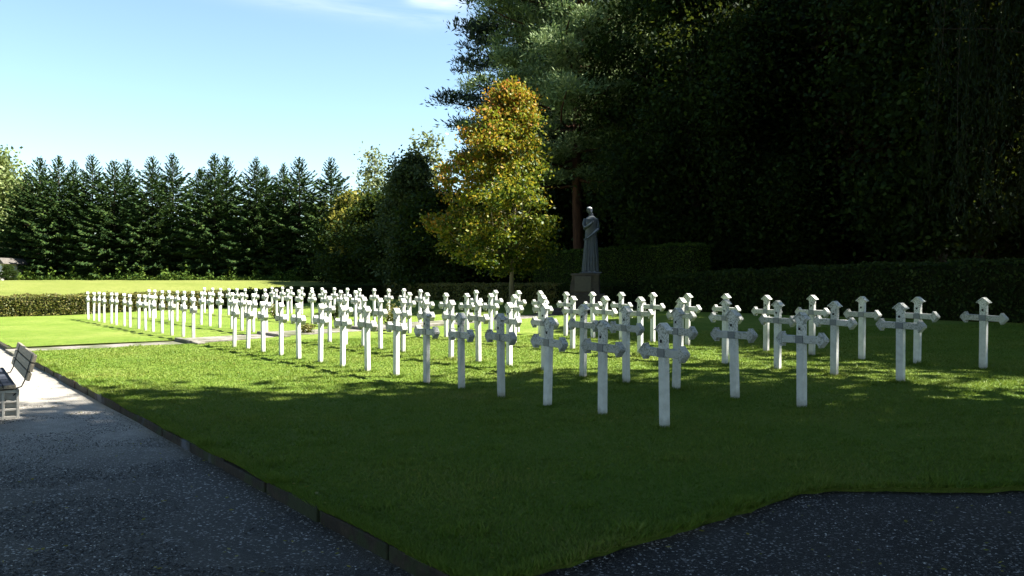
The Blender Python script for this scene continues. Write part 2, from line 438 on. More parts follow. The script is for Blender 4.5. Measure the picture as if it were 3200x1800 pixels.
# stone edging steps
mb = MB()
Ru = Matrix.Rotation(math.atan2(EU[1], EU[0]), 3, 'Z')
for v, z in ((6.42, .055), (8.72, .135), (11.52, .21)):
    c = W(21.975, v); mb.box((c[0], c[1], z-.06), (1.56, .16, .15), Ru)
    c = W(20.98, v+.02); mb.box((c[0], c[1], z-.07), (.42, .2, .13), Ru)
o = mb.build('path_steps', M['paving'], bevel=.012); o['kind'] = 'structure'

# ------------------------------------------------------------------ crosses
D = .076; HW = .056
def head(cz, hw, sh, tip):
    """arrow head outline pointing +z from the neck at cz: half width of neck, shoulder, tip height"""
    return [(-hw, cz), (hw, cz), (hw, cz+.020), (sh-.012, cz+.026), (sh, cz+.038), (sh*.97, cz+.050), (sh*.52, cz+tip*.73), (0.009, cz+tip), (-.009, cz+tip), (-sh*.52, cz+tip*.73), (-sh*.97, cz+.050), (-sh, cz+.038), (-(sh-.012), cz+.026), (-hw, cz+.020)]
H0 = 1.17; BZ = .835       # total height, height of the beam centre
def roof_strip(mb, cz, sh, tip, T, dd):
    """two little coping slabs along the slopes of an arrow head"""
    for s in (-1, 1):
        a = Vector((s*(sh+.012), 0, cz+.040)); b = Vector((0, 0, cz+tip+.006))
        d = (b-a).normalized(); n = Vector((s*abs(d.z), 0, abs(d.x)))
        q = [a - n*.004, b - n*.004, b+n*.011+d*.0, a+n*.011]
        q = [(p.x, p.z) for p in q]
        if s > 0: q = q[::-1]
        q = q[::-1]
        mb.prism(q, -dd/2, dd/2, T)
mb = MB()
pts = [(-HW, -.25), (HW, -.25), (HW, H0-.13)] + head(H0-.130, HW-.001, .090, .116)[2:] + [(-HW, H0-.13)]
mb.prism(pts, -D/2, D/2)
POST = mb.mesh('post', M['cross'])
mb = MB(); roof_strip(mb, H0-.130, .090, .116, None, D+.026); CAP = mb.mesh('roof_cap', M['cross'])
mb = MB()
A = .245
hd = head(A, .047, .077, .118)
lower_r = [(hd[i][1], -hd[i][0]) for i in range(2, 8)]
upper_r = [(hd[i][1], hd[i][0]) for i in range(7, 1, -1)]
full = lower_r + upper_r + [(-x, z) for x, z in upper_r[::-1]] + [(-x, z) for x, z in lower_r[::-1]]
full = [(x, z+BZ) for x, z in full]
mb.prism(full, -D/2-.004, D/2+.004)
def T_r(p): return (p.z, p.y, -p.x+BZ)
def T_l(p): return (-p.z, p.y, p.x+BZ)
roof_strip(mb, A, .077, .118, T_r, D+.020); roof_strip(mb, A, .077, .118, T_l, D+.020)
BEAM = mb.mesh('crossbeam', M['cross_beam'])
mb = MB(); mb.box((0, -D/2-.007, BZ), (.113, .012, .095)); PLATE = mb.mesh('name_plate', M['plate'])
mb = MB(); mb.box((0, -D/2-.001, H0-.205), (.030, .008, .034)); HOLE = mb.mesh('peg_hole', M['hole'])

def add_bevel(o, w=.006):
    b = o.modifiers.new('bevel', 'BEVEL'); b.width = w; b.segments = 1; b.limit_method = 'ANGLE'; b.angle_limit = .7

def make_cross():
    t = empty('grave_cross')
    for nm, me, bv in (('post', POST, .010), ('crossbeam', BEAM, .006), ('roof_cap', CAP, .004), ('name_plate', PLATE, 0), ('peg_hole', HOLE, 0)):
        o = obj(nm, me, t)
        if bv: add_bevel(o, bv)
    return t
proto = make_cross()
ORD = ['first', 'second', 'third', 'fourth', 'fifth', 'sixth', 'seventh', 'eighth', 'ninth', 'tenth', 'eleventh', 'twelfth', 'thirteenth', 'fourteenth', 'fifteenth']
# per row: v, (start, step, curvature, count) before the path, the same beyond it, in units of distance along the row
ROWS = [('front', 6.84, [5.053, .4375, 0, 15], [12.64, .447, 0, 15]),
        ('second', 8.82, [4.305, .3405, -.00125, 15], [10.25, .342, 0, 14]),
        ('third', 11.75, [3.885, .2705, -.0009, 15], [8.34, .275, 0, 15]),
        ('back', 14.05, [3.605, .2178, 0, 15], [7.34, .229, 0, 13])]
first = True
rr = random.Random(11)
crosses = []
for row, v, near, far in ROWS:
    for blk, (a, b, c, n) in (('near', near), ('far', far)):
        for k in range(n):
            s = (a + b*k + c*k*k)*1e-4
            Z = 2552*v*s
            u = (Z-.625*v)/.781
            vv = v + rr.uniform(-.03, .03)
            if row == 'back' and k == 0 and blk == 'near': vv += .12
            x, y = W(u, vv)
            if first: t = proto; first = False
            else:
                t = proto.copy(); COL.objects.link(t)
                for ch in proto.children:
                    d = ch.copy(); COL.objects.link(d); d.parent = t
            t.location = (x, y, gxy(x, y) + rr.uniform(-.012, .012))
            # arms run along the row
            t.rotation_euler = (rr.uniform(-.02, .02), rr.uniform(-.022, .022), math.atan2(EU[1], EU[0]) + math.pi - .13 + rr.uniform(-.04, .04))
            if blk == 'near':
                lab = f"white cross {ORD[k]} from the near end of the {row} row, before the path"
            else:
                lab = f"white cross {ORD[k]} beyond the paved path in the {row} row"
            t['label'] = lab; t['category'] = 'cross'; t['group'] = 'white grave crosses in rows on the lawn'
            crosses.append((row, blk, k, x, y))

# ------------------------------------------------------------------ foliage tools
def cards(rg, C, L, Wd, dirs=None, jit=.5):
    """rhombus leaves: C centres, L half length, Wd half width (scalars or arrays)"""
    n = len(C)
    if dirs is None:
        a = rg.normal(size=(n, 3))
    else:
        a = dirs + rg.normal(size=(n, 3))*jit
    a /= np.linalg.norm(a, axis=1)[:, None]+1e-9
    b = np.cross(a, rg.normal(size=(n, 3))); b /= np.linalg.norm(b, axis=1)[:, None]+1e-9
    L = np.broadcast_to(np.asarray(L, float), (n,))[:, None]; Wd = np.broadcast_to(np.asarray(Wd, float), (n,))[:, None]
    sc = rg.uniform(.6, 1.3, (n, 1))
    V = np.stack([C-a*L*sc, C+b*Wd*sc-a*L*.1, C+a*L*sc, C-b*Wd*sc-a*L*.1], 1).reshape(-1, 3)
    F = np.arange(n*4).reshape(n, 4)
    return V, F

def crown_mesh(name, parts, mat, rg):
    V = []; F = []; k = 0
    for v, f in parts:
        V.append(v); F.append(f+k); k += len(v)
    V = np.concatenate(V); F = np.concatenate(F)
    return mesh_np(name, V, F, mat, False, rg.uniform(0, 1, len(F)))

def limb(mb, a, b, r0, r1, rg, sag=.1, n=5, sides=5):
    a = Vector(a); b = Vector(b); P = []; R = []
    L = (b-a).length
    off = Vector(rg.normal(size=3))*L*.06
    for i in range(n):
        t = i/(n-1); p = a.lerp(b, t) + off*math.sin(math.pi*t) + Vector((0, 0, -sag*L*math.sin(math.pi*t)))
        P.append(p); R.append(r0+(r1-r0)*t)
    mb.tube(P, R, sides, cap=False)
    return P

def broadleaf(seed, H, R, base, tr, clumps, per, leaf, mat, bark, zc=.55, flat=.6, spread=.17, trunk_top=.85, squash=1.0, outer=.35, fork=None, table=None, off=0.0, lobe=1.0):
    """trunk + limbs mesh and a crown mesh of separate leaves in clumps"""
    rg = RS(seed)
    mb = MB()
    P = [(0, 0, -.4)]; Rr = [tr*1.35]
    x = y = 0
    for i in range(1, 9):
        t = i/8; x += rg.normal()*.02*H*.3; y += rg.normal()*.02*H*.3
        P.append((x, y, H*trunk_top*t)); Rr.append(tr*(1-t*.85))
    mb.tube(P, Rr, 9)
    ph = rg.uniform(0, 6.28, 4)
    parts = []
    hc = (H-base)
    for i in range(clumps):
        th = rg.uniform(0, 2*math.pi); q = (i+.5)/clumps
        zz = base + hc*(rg.uniform(.02, .97))
        t = (zz-base)/hc
        prof = math.sin(math.pi*min(1, max(0, t))**zc)**.7 if 0 < t < 1 else .2
        prof = max(.18, prof)
        if table: prof = float(np.interp(t, table[0], table[1]))
        lob = 1+lobe*(.22*math.sin(2*th+ph[0])+.15*math.sin(3*th+ph[1]+t*4)+.12*math.sin(5*th+ph[2]+t*7))
        rad = R*prof*lob*(rg.uniform(0, 1)**outer)*.88*squash
        c = np.array([rad*math.cos(th)+off*math.sin(math.pi*min(1, t*1.1)), rad*math.sin(th), zz])
        s = R*spread*rg.uniform(.6, 1.3)
        n = int(per*rg.uniform(.5, 1.4))
        pts = c + rg.normal(size=(n, 3))*np.array([s, s, s*flat])
        pts[:, 2] = np.maximum(pts[:, 2], base*.7)
        parts.append(cards(rg, pts, leaf, leaf*.62))
        if i % 2 == 0:
            h0 = max(fork or base*.6, min(H*trunk_top*.95, zz - rad*.6))
            k = min(8, max(1, int(h0/(H*trunk_top)*8)))
            limb(mb, (P[k][0], P[k][1], h0), c, max(.015, tr*.32*(1-h0/H)), .008, rg, .05)
    return mb.mesh('trunk', bark, True), crown_mesh('crown', parts, mat, rg)

def conifer(seed, H, R, base, tr, mat, bark, whorls=34, droop=.35, card=.2, dens=1.0):
    rg = RS(seed); mb = MB()
    mb.tube([(0, 0, -.3), (0, 0, H*.5), (0, 0, H*.97)], [tr, tr*.55, .015], 7)
    parts = []
    z = base
    for w in range(whorls):
        t = w/(whorls-1); z = base + (H-base)*(t**.92)
        r = R*float(np.interp(t, [0, .4, .7, .86, 1], [1, .97, .62, .24, .02]))*(1+.12*math.sin(w*1.7+seed)) + .12
        nb = int(6 + 5*(1-t))
        a0 = rg.uniform(0, 6.28)
        for b in range(nb):
            th = a0+b*2*math.pi/nb + rg.normal()*.18
            ln = r*rg.uniform(.72, 1.15)
            zb = z + rg.normal()*.16*(1 if t < .85 else .3)
            n = max(4, int(ln/.42*(8 if t < .85 else 6)*dens))
            s = rg.uniform(.06, 1, n)**.8
            lift = float(np.interp(t, [0, .6, .82, 1], [-droop, -.05, .45, 1.5]))
            dz = ln*(lift*s + .22*s**3)
            px = np.cos(th)*ln*s; py = np.sin(th)*ln*s
            side = rg.normal(size=n)*.16*ln*(1.05-s)*1.1
            C = np.stack([px-np.sin(th)*side, py+np.cos(th)*side, zb+dz-np.abs(side)*.35+rg.normal(size=n)*.04], 1)
            dirs = np.stack([np.cos(th)-np.sin(th)*side*1.5, np.sin(th)+np.cos(th)*side*1.5, np.full(n, lift)], 1)
            parts.append(cards(rg, C, card*(1-.45*t), card*.36*(1-.45*t), dirs, .33))
            if w % 2 == 0:
                mb.tube([(0, 0, z), (math.cos(th)*ln*.6, math.sin(th)*ln*.6, z+ln*.6*lift), (math.cos(th)*ln*.95, math.sin(th)*ln*.95, z+ln*(lift+.15))], [.03*(1-t)+.012, .012, .006], 3, cap=False)
    # leader
    n = 14; C = np.stack([rg.normal(size=n)*.03, rg.normal(size=n)*.03, H*.97+rg.uniform(-.5, .25, n)], 1)
    parts.append(cards(rg, C, .14, .03, np.tile([0, 0, 1.], (n, 1)), .4))
    return mb.mesh('trunk', bark, True), crown_mesh('crown', parts, mat, rg)

def pine(seed, H, R, base, tr, mat, bark, limbs=46, per=26, tuft=60, card=.14):
    """pads of needle tufts on wide, slightly rising limbs"""
    rg = RS(seed); mb = MB()
    P = []; Rr = []
    for i in range(9):
        t = i/8; P.append((.25*math.sin(t*3+seed), .2*math.sin(t*4+seed*2), -.4+(H*.96+.4)*t)); Rr.append(tr*(1-.8*t))
    mb.tube(P, Rr, 9)
    parts = []
    for i in range(limbs):
        t = (i+.5)/limbs; z = base+(H-base)*t**.95
        th = i*2.399+rg.normal()*.3
        prof = (1-t**2.2)**.6*(.6+.4*min(1, t*4))
        ln = R*prof*rg.uniform(.6, 1.1)+.5
        k = min(8, int(z/(H*.96)*8))
        end = (math.cos(th)*ln, math.sin(th)*ln, z+ln*rg.uniform(.02, .28))
        path = limb(mb, (P[k][0], P[k][1], z), end, tr*.3*(1-t*.7), .03, rg, .04)
        for j in range(per):
            s = rg.uniform(.3, 1.05); q = Vector(path[0]).lerp(Vector(end), s)
            w = .20*ln*(1.15-s)+.35
            c = np.array(q)+np.array([rg.normal()*w, rg.normal()*w, abs(rg.normal())*.22+.05])
            n = int(tuft*rg.uniform(.5, 1.3))
            sg = rg.uniform(.22, .42)*(1.15 if tuft > 150 else 1)
            pts = c+rg.normal(size=(n, 3))*np.array([sg, sg, sg*.5])
            d = (pts-c); d[:, 2] += .35
            parts.append(cards(rg, pts, card, card*.26, d/(np.linalg.norm(d, axis=1)[:, None]+1e-6), .35))
    return mb.mesh('trunk', bark, True), crown_mesh('crown', parts, mat, rg)

def weeping(seed, H, R, tr, mat, bark, strands=420, floor=2.2):
    rg = RS(seed); mb = MB()
    mb.tube([(0, 0, -.4), (.2, .1, H*.3), (0, -.2, H*.6), (.1, 0, H*.9)], [tr*1.3, tr, tr*.7, tr*.2], 9)
    parts = []; CC = []; DD = []
    for i in range(strands):
        th = rg.uniform(0, 6.283); rad = R*rg.uniform(.25, 1)**.6
        top = H*(1-.45*(rad/R)**2)*rg.uniform(.8, 1.0)
        low = floor + rg.uniform(0, 1)**1.6*(top-floor)*.7
        if i % 5 == 0:
            limb(mb, (0, 0, top*.72), (math.cos(th)*rad, math.sin(th)*rad, top), .07, .015, rg, -.15)
        n = int((top-low)*14)
        t = np.linspace(0, 1, n); sway = rg.normal(size=2)*.5; wob = rg.uniform(0, 6)
        C = np.stack([math.cos(th)*rad+sway[0]*t+.10*np.sin(t*7+wob)+rg.normal(size=n)*.06,
                      math.sin(th)*rad+sway[1]*t+.10*np.cos(t*6+wob)+rg.normal(size=n)*.06, top+(low-top)*t], 1)
        CC.append(C); DD.append(np.tile([0, 0, -1.], (n, 1)))
        if i % 3 == 0:
            mb.tube([tuple(C[0]), tuple(C[n//2]), tuple(C[-1])], [.012, .008, .004], 3, cap=False)
    C = np.concatenate(CC); Dd = np.concatenate(DD)
    parts.append(cards(rg, C, .085, .022, Dd, .3))
    n = 9000; th = rg.uniform(0, 6.283, n); rad = R*np.sqrt(rg.uniform(0, 1, n))*.95
    C = np.stack([np.cos(th)*rad, np.sin(th)*rad, H*(1-.42*(rad/R)**2)*rg.uniform(.84, 1.0, n)], 1)
    parts.append(cards(rg, C, .2, .11))
    return mb.mesh('trunk', bark, True), crown_mesh('crown', parts, mat, rg)

def plant(name, meshes, x, y, rz=0, s=(1, 1, 1), label='', cat='tree', group=None, z=None):
    t = empty(name, (x, y, gxy(x, y) if z is None else z), rz, label, cat, group)
    t.scale = s
    obj('trunk', meshes[0], t); obj('crown', meshes[1], t)
    return t

def px(xd, Z):  # lateral offset of something seen at xd (of 2576) at distance Z
    return (xd-1288)/1992*Z

# ---- spruce row beyond the meadow
SPR = [conifer(100+i, 12.0, [3.0, 3.4, 2.9, 3.2][i], .15, .2, M['fir_needles'], M['bark'], 42, [.55, .5, .6, .52][i], .20, 2.0) for i in range(4)]
spec = [  # display x, top y, width factor, distance
    (66, 452, .9, 72), (102, 404, 1.05, 72), (150, 402, 1.1, 70), (187, 412, .8, 74), (234, 397, 1.05, 71), (289, 412, 1.1, 70), (322, 408, .95, 74),
    (384, 403, 1.05, 70), (436, 394, 1.15, 72), (505, 430, .9, 75), (541, 396, 1.15, 70), (571, 402, .95, 73), (645, 404, 1.15, 70), (668, 425, .8, 75),
    (714, 420, 1.0, 72), (754, 405, 1.1, 70), (833, 404, 1.05, 68)]
ordw = ['leftmost spruce, lower than its neighbours beside the pale willow', 'spruce beside the pale willow with a thin bare leader', 'broad spruce with several dark tips near the left end',
        'slim spruce behind the broad one near the left end', 'fifth spruce from the left with a tall thin leader', 'sixth spruce from the left, wide with drooping boughs',
        'seventh spruce from the left, set slightly back', 'eighth spruce from the left, with a clean pointed top', 'tall dense spruce left of the middle of the row, tenth from right',
        'low spruce in the dip left of the middle of the row', 'wide spruce in the middle of the row with a tall top', 'spruce just right of the tall middle one, its twin top',
        'fifth spruce from the right, wide with a slender leader', 'low spruce tucked behind, fourth from the right', 'third spruce from the right, thin topped', 'second spruce from the right, broad and dark', 'rightmost spruce, standing clear with a sharp triangular top']
ra = random.Random(5)
for i, (xd, yt, wf, Z) in enumerate(spec):
    x = px(xd, Z); z0 = gxy(x, Z)
    h = EYE + (705-yt)/1992*Z - z0 + .3
    plant('spruce', SPR[i % 4], x, Z, ra.uniform(0, 6.28), (wf*ra.uniform(.82, 1.0), wf*.92, h/12.0), ordw[i], 'tree', 'spruces in a row beyond the meadow', z0-.3)

# ---- pale and mixed trees
B_willow = broadleaf(21, 12.5, 5.0, 1.2, .35, 120, 240, .20, M['willow_leaves'], M['bark'], .8, .9, .16)
plant('willow', B_willow, px(-30, 78), 78, 1.0, (1, 1, 1), 'pale green rounded willow at the left edge of the photo')
B_birch = broadleaf(22, 12.0, 2.0, 3.0, .14, 60, 46, .15, M['birch_leaves'], M['bark_pale'], .6, 1.2, .22)
plant('birch', B_birch, px(940, 66), 66, 0, (1, 1, .92), 'thin airy birch showing sky through its crown, right of the spruces')
plant('birch', B_birch, px(1085, 60), 60, 2.0, (1.1, 1.1, .98), 'thin airy birch between the grey green tree and the maple', z=1.0)
B_yel = broadleaf(23, 8.2, 1.9, 1.4, .14, 60, 120, .15, M['yellow_leaves'], M['bark'], .7, .8, .2)
plant('young_tree', B_yel, px(893, 60), 60, .5, (1, 1, .95), 'small yellow topped tree beside the rightmost spruce')
B_grey = broadleaf(24, 10.5, 2.6, .8, .25, 110, 260, .125, M['grey_leaves'], M['bark'], .8, .75, .17)
plant('grey_green_tree', B_grey, px(1030, 50), 50, 0, (.88, .88, .84), 'grey green dense tree left of the yellow maple')
B_dark = broadleaf(25, 8.5, 3.2, .3, .2, 110, 260, .14, M['wood_leaves'], M['bark'], .75, .7, .17)
plant('dark_tree', B_dark, px(950, 56), 56, 0, (1.0, 1.0, .80), 'low dark green tree under the thin birch')
plant('dark_tree', B_dark, px(880, 62), 62, 2.2, (.9, .9, .80), 'low dark green tree between the rightmost spruce and yellow top')
plant('dark_tree', B_dark, px(1110, 47), 47, 4.1, (.95, .95, .72), 'low dark green tree behind the left of the yellow maple')
plant('dark_tree', B_dark, px(1200, 50), 50, 1.1, (1.0, 1.0, .70), 'low dark green tree behind the trunk of the yellow maple')
plant('dark_tree', B_dark, px(1300, 53), 53, 5.1, (1.1, 1.1, .75), 'low dark green tree behind the right side of the yellow maple')
plant('dark_tree', B_dark, px(1400, 49), 49, 0.3, (1.0, 1.0, .75), 'low dark green tree below the sunlit pine')
plant('dark_tree', B_dark, px(1500, 54), 54, 0.9, (1.1, 1.1, .8), 'low dark green tree far behind the statue')
plant('dark_tree', B_dark, px(1640, 52), 52, 2.9, (1.1, 1.1, .8), 'low dark green tree behind the left of the tall clipped hedge')
plant('dark_tree', B_dark, px(1860, 54), 54, 3.9, (1.2, 1.2, .85), 'low dark green tree behind the right end of the tall clipped hedge')
plant('dark_tree', B_dark, px(2060, 50), 50, 1.9, (1.2, 1.2, .85), 'low dark green tree under the copper beeches')
plant('dark_tree', B_dark, px(1035, 52), 53, 3.1, (1.0, 1.0, .66), 'low dark green tree beneath the grey green tree')

# ---- the yellow maple
B_maple = broadleaf(37, 9.9, 3.15, 1.5, .11, 270, 180, .078, M['maple_leaves'], M['bark_pale'], .54, .55, .085, .88, 1.0, .5, 2.3,
                    ([0, .09, .27, .48, .68, .86, 1], [.55, .85, 1.0, .94, .68, .36, .05]), -.9, .55)
plant('yellow_maple', B_maple, px(1287, 33.5), 33.5, 0.0, (.98, .98, .97), 'yellow and orange autumn maple with a pale slim trunk')

# ---- pines
B_pine = pine(41, 22, 5.6, 5.5, .34, M['pine_needles'], M['bark_pine'], 60, 16, 210, .12)
plant('pine', B_pine, px(1465, 43), 43, .7, (1, 1, 1), 'tall pale green pine with a reddish trunk and sunlit needle pads')
B_pine2 = pine(42, 22, 4.6, 5.0, .3, M['pine_needles_dark'], M['bark'], 60, 22, 56, .16)
plant('pine', B_pine2, px(1335, 49), 49, 2.0, (1.05, 1.05, 1), 'dark pine behind the maple, its limbs dark against the sky')
plant('pine', B_pine2, px(1640, 51), 51, 4.0, (.9, .9, .94), 'dark pine standing just right of the sunlit pine')

# ---- the dark wood on the right
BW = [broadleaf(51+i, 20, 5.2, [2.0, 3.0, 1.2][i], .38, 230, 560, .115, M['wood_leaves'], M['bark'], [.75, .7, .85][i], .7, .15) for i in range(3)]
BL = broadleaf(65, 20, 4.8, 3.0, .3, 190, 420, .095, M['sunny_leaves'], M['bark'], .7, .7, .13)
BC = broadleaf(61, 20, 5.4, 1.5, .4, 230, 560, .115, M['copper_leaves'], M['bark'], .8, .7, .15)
wood = [  # display x, distance, scale, kind
    (1715, 46, .85, 0), (1760, 37, .86, 2), (1800, 48, .95, 4), (1905, 41, .95, 4), (2010, 36, .8, 2), (2070, 46, .9, 3), (2150, 38, .98, 3),
    (2290, 35, .95, 3), (2240, 48, 1.05, 1), (2390, 44, 1.0, 0), (2450, 34, .95, 1), (2560, 40, 1.0, 2), (2680, 33, 1.0, 0), (2600, 50, 1.0, 3),
    (1560, 58, .95, 1), (1420, 60, .9, 0), (1700, 60, .9, 2), (1920, 60, .92, 0), (2120, 62, 1.1, 1), (2330, 60, 1.1, 2), (2500, 60, 1.1, 0), (2750, 55, 1.1, 1), (2760, 42, 1.05, 3)]
wl = ['leafy dark tree right behind the dark pine', 'small dark tree rising behind the tall clipped hedge', 'tree with loose sunlit upper leaves set back right of the pines', 'loose leaved green tree above the right end of the tall hedge',
      'low spreading dark tree at the left of the copper beeches', 'copper leaved tree set back between two nearer beeches', 'copper beech with dark red brown leaves, left of its neighbour', 'copper beech with dark red brown leaves, nearest the hanging branches',
      'tall dark tree showing above the copper beeches', 'dark tree behind the left side of the hanging branches', 'dark tree directly behind the hanging branches', 'dark tree in the far right background behind the weeping crown',
      'dark tree just outside the right edge behind the weeping tree', 'copper leaved tree deep in the right of the wood', 'deep wood tree seen between the two dark pines', 'deep wood tree behind the sunlit pine',
      'deep wood tree behind the small dark tree by the hedge', 'deep wood tree behind the dark broadleaf above the hedge', 'deep wood tree behind the left copper beech', 'deep wood tree behind the right copper beech', 'deep wood tree at the back of the right corner',
      'deep wood tree beyond the right edge of the photo', 'copper leaved tree beyond the right edge of the photo']
kinds = {0: ('wood_tree', BW[0]), 1: ('wood_tree', BW[1]), 2: ('wood_tree', BW[2]), 3: ('copper_beech', BC), 4: ('lime_tree', BL)}
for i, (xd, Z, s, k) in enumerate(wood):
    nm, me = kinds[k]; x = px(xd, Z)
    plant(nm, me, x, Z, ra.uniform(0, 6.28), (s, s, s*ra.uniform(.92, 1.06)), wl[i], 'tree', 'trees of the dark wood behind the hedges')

# ---- weeping tree at the right edge, and tall trees shading the lawn, some unseen and added to cut sky light
B_weep = weeping(71, 19, 6.6, .35, M['hanging_leaves'], M['bark'])
plant('weeping_tree', B_weep, 18.6, 21.5, 0, (1, 1, 1), 'weeping tree with long hanging branches at the right edge')
shade = [(-14.0, 1.5, 1.0, 0, 2.2, 'unseen tree added left of the gravel path to block sky light'),  # this and the next tree: unseen, added to block sky light from the left
         (-17.5, 12.5, .8, 1, .4, 'unseen tree added beyond the bench and path to block sky light'),
         (13.8, 4.5, 1.0, 0, 0.0, 'tall spreading tree right of the camera shading the near lawn'),
         (17.5, -5.5, 1.0, 1, 1.0, 'tall tree right and behind the camera by the gravel'),
         (6.3, .4, 1.0, 0, 2.0, 'unseen tall tree right of the camera, its crown set overhead to cut skylight'),  # this and the next tree: unseen, placed overhead to darken the foreground
         (-3.5, -3.0, .95, 0, 3.3, 'unseen tree added behind the camera to cut overhead sky light'),
         (26.2, 13.2, .86, 1, 4.0, 'tree beyond the right edge between the near tree and weeping tree'),
         (26.0, 19.8, 1.0, 1, 2.5, 'tree standing to the right of the weeping tree'),
         (16.6, 30.9, .98, 0, 1.7, 'tall tree behind the long hedge left of the weeping tree')]
BS = [broadleaf(55+i, 24, 7.4, [8.0, 6.5][i], .42, 220, 205, .27, M['wood_leaves'], M['bark'], .85, .6, .15) for i in range(2)]
for x, y, s, k, rz, lab in shade:
    plant('shade_tree', BS[k] if y < 28 else BW[0], x, y, rz, (s, s, s), lab, 'tree', 'tall trees to the right of the lawn')

# ------------------------------------------------------------------ hedges
def hedge(name, pts, width, leafmat, leaf, dens, label, seed, group=None):
    """pts: (x, y, ground z, top z) along the hedge; a clipped body with leaves all over it"""
    rg = RS(seed); V = []; F = []
    P = []
    for (x0, y0, g0, t0), (x1, y1, g1, t1) in zip(pts[:-1], pts[1:]):
        n = max(1, int(math.hypot(x1-x0, y1-y0)/.5))
        for i in range(n):
            s = i/n; P.append((x0+(x1-x0)*s, y0+(y1-y0)*s, g0+(g1-g0)*s, t0+(t1-t0)*s))
    P.append(pts[-1])
    P = np.array(P); n = len(P)
    d = np.gradient(P[:, :2], axis=0); d /= np.linalg.norm(d, axis=1)[:, None]; nn = np.stack([-d[:, 1], d[:, 0]], 1)
    prof = [(-.5, 0), (-.5, .35), (-.49, .7), (-.42, .97), (0, 1.0), (.42, .97), (.49, .7), (.5, .35), (.5, 0)]
    inset = .07
    for i in range(n):
        wv = 1+.05*math.sin(i*1.3)+.05*math.sin(i*.57+1)
        for a, b in prof:
            w = (width-2*inset)*wv*a
            h = P[i, 2]-.05+(P[i, 3]-inset-P[i, 2]+.05)*b + (.02*math.sin(i*.9) if b > .9 else 0)
            V.append((P[i, 0]+nn[i, 0]*w, P[i, 1]+nn[i, 1]*w, h))
    m = len(prof)
    for i in range(n-1):
        for k in range(m-1):
            a = i*m+k; F.append((a, a+1, a+m+1, a+m))
    core = MB(); core.add(V, F + [tuple(range(m)), tuple((n-1)*m+k for k in range(m-1, -1, -1))])
    t = empty(name, (0, 0, 0), 0, label, 'hedge', group)
    t.location = (P[0, 0], P[0, 1], P[0, 2])
    o = core.build('branches', M['core'], t); o.location = (-P[0, 0], -P[0, 1], -P[0, 2])
    # leaves on the shell
    seg = np.linalg.norm(np.diff(P[:, :2], axis=0), axis=1); cum = np.concatenate([[0], np.cumsum(seg)]); Ltot = cum[-1]
    hgt = float(np.mean(P[:, 3]-P[:, 2])); N = int(Ltot*(2*hgt+width)*dens)
    s = rg.uniform(0, Ltot, N); X = np.interp(s, cum, P[:, 0]); Y = np.interp(s, cum, P[:, 1]); G = np.interp(s, cum, P[:, 2]); T = np.interp(s, cum, P[:, 3])
    NX = np.interp(s, cum, nn[:, 0]); NY = np.interp(s, cum, nn[:, 1])
    q = rg.uniform(0, 2*hgt+width, N)
    lump = .035*np.sin(s*2.3)+.03*np.sin(s*5.1+1)+.02*np.sin(s*11+2)
    side1 = q < hgt; side2 = (q >= hgt) & (q < 2*hgt); top = q >= 2*hgt
    h = np.where(side1, q/hgt, np.where(side2, (q-hgt)/hgt, 1.0))
    a = np.where(side1, -.5, np.where(side2, .5, (q-2*hgt)/width-.5))
    out = np.abs(rg.normal(size=N))*.035+lump*.7
    Wd = a*width + np.where(top, 0, np.sign(a)*out)
    Zz = G+(T-G)*h*np.where(top, 1, .99) + np.where(top, out-.02-.06*np.abs(a*2)**4, 0) + rg.normal(size=N)*.012
    C = np.stack([X+NX*Wd, Y+NY*Wd, np.maximum(Zz, G+.02)], 1) - P[0, :3]
    # end caps
    for e, sg in ((0, -1), (n-1, 1)):
        k = int(width*hgt*dens); aa = rg.uniform(-.5, .5, k)*width; hh = rg.uniform(0, 1, k)
        ee = P[e]; dd = d[e]*sg
        C = np.concatenate([C, np.stack([ee[0]+nn[e, 0]*aa+dd[0]*.03, ee[1]+nn[e, 1]*aa+dd[1]*.03, ee[2]+(ee[3]-ee[2])*hh], 1)-P[0, :3]])
    v, f = cards(rg, C, leaf, leaf*.6)
    obj('foliage', mesh_np('foliage', v, f, leafmat, False, rg.uniform(0, 1, len(f))), t)
    return t

def hp(u, v, top): x, y = W(u, v); return (x, y, gxy(x, y), top)
hedge('hedge', [hp(42.3, -6, .86), hp(42.3, 4.3, .92), hp(42.3, 9.0, .98), hp(42.3, 14.4, 1.06)], .9, M['hedge_leaves'], .045, 420,
      'low clipped hedge with browning leaves behind the far crosses, sunlit left part', 81, 'low clipped hedges around the lawn')
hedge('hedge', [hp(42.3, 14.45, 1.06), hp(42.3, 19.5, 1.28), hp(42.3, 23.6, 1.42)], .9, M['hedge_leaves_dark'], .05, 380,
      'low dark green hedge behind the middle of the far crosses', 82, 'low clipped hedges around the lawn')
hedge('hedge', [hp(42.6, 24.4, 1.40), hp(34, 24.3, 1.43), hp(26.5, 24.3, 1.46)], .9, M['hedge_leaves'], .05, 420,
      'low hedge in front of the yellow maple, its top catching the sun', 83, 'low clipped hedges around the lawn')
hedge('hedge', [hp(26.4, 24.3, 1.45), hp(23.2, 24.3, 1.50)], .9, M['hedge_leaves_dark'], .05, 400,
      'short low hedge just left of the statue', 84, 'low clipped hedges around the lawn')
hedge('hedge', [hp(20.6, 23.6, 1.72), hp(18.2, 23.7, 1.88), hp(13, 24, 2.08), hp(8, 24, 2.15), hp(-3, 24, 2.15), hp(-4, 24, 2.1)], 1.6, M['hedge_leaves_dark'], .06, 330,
      'long dark hedge behind the back row on the right', 85)
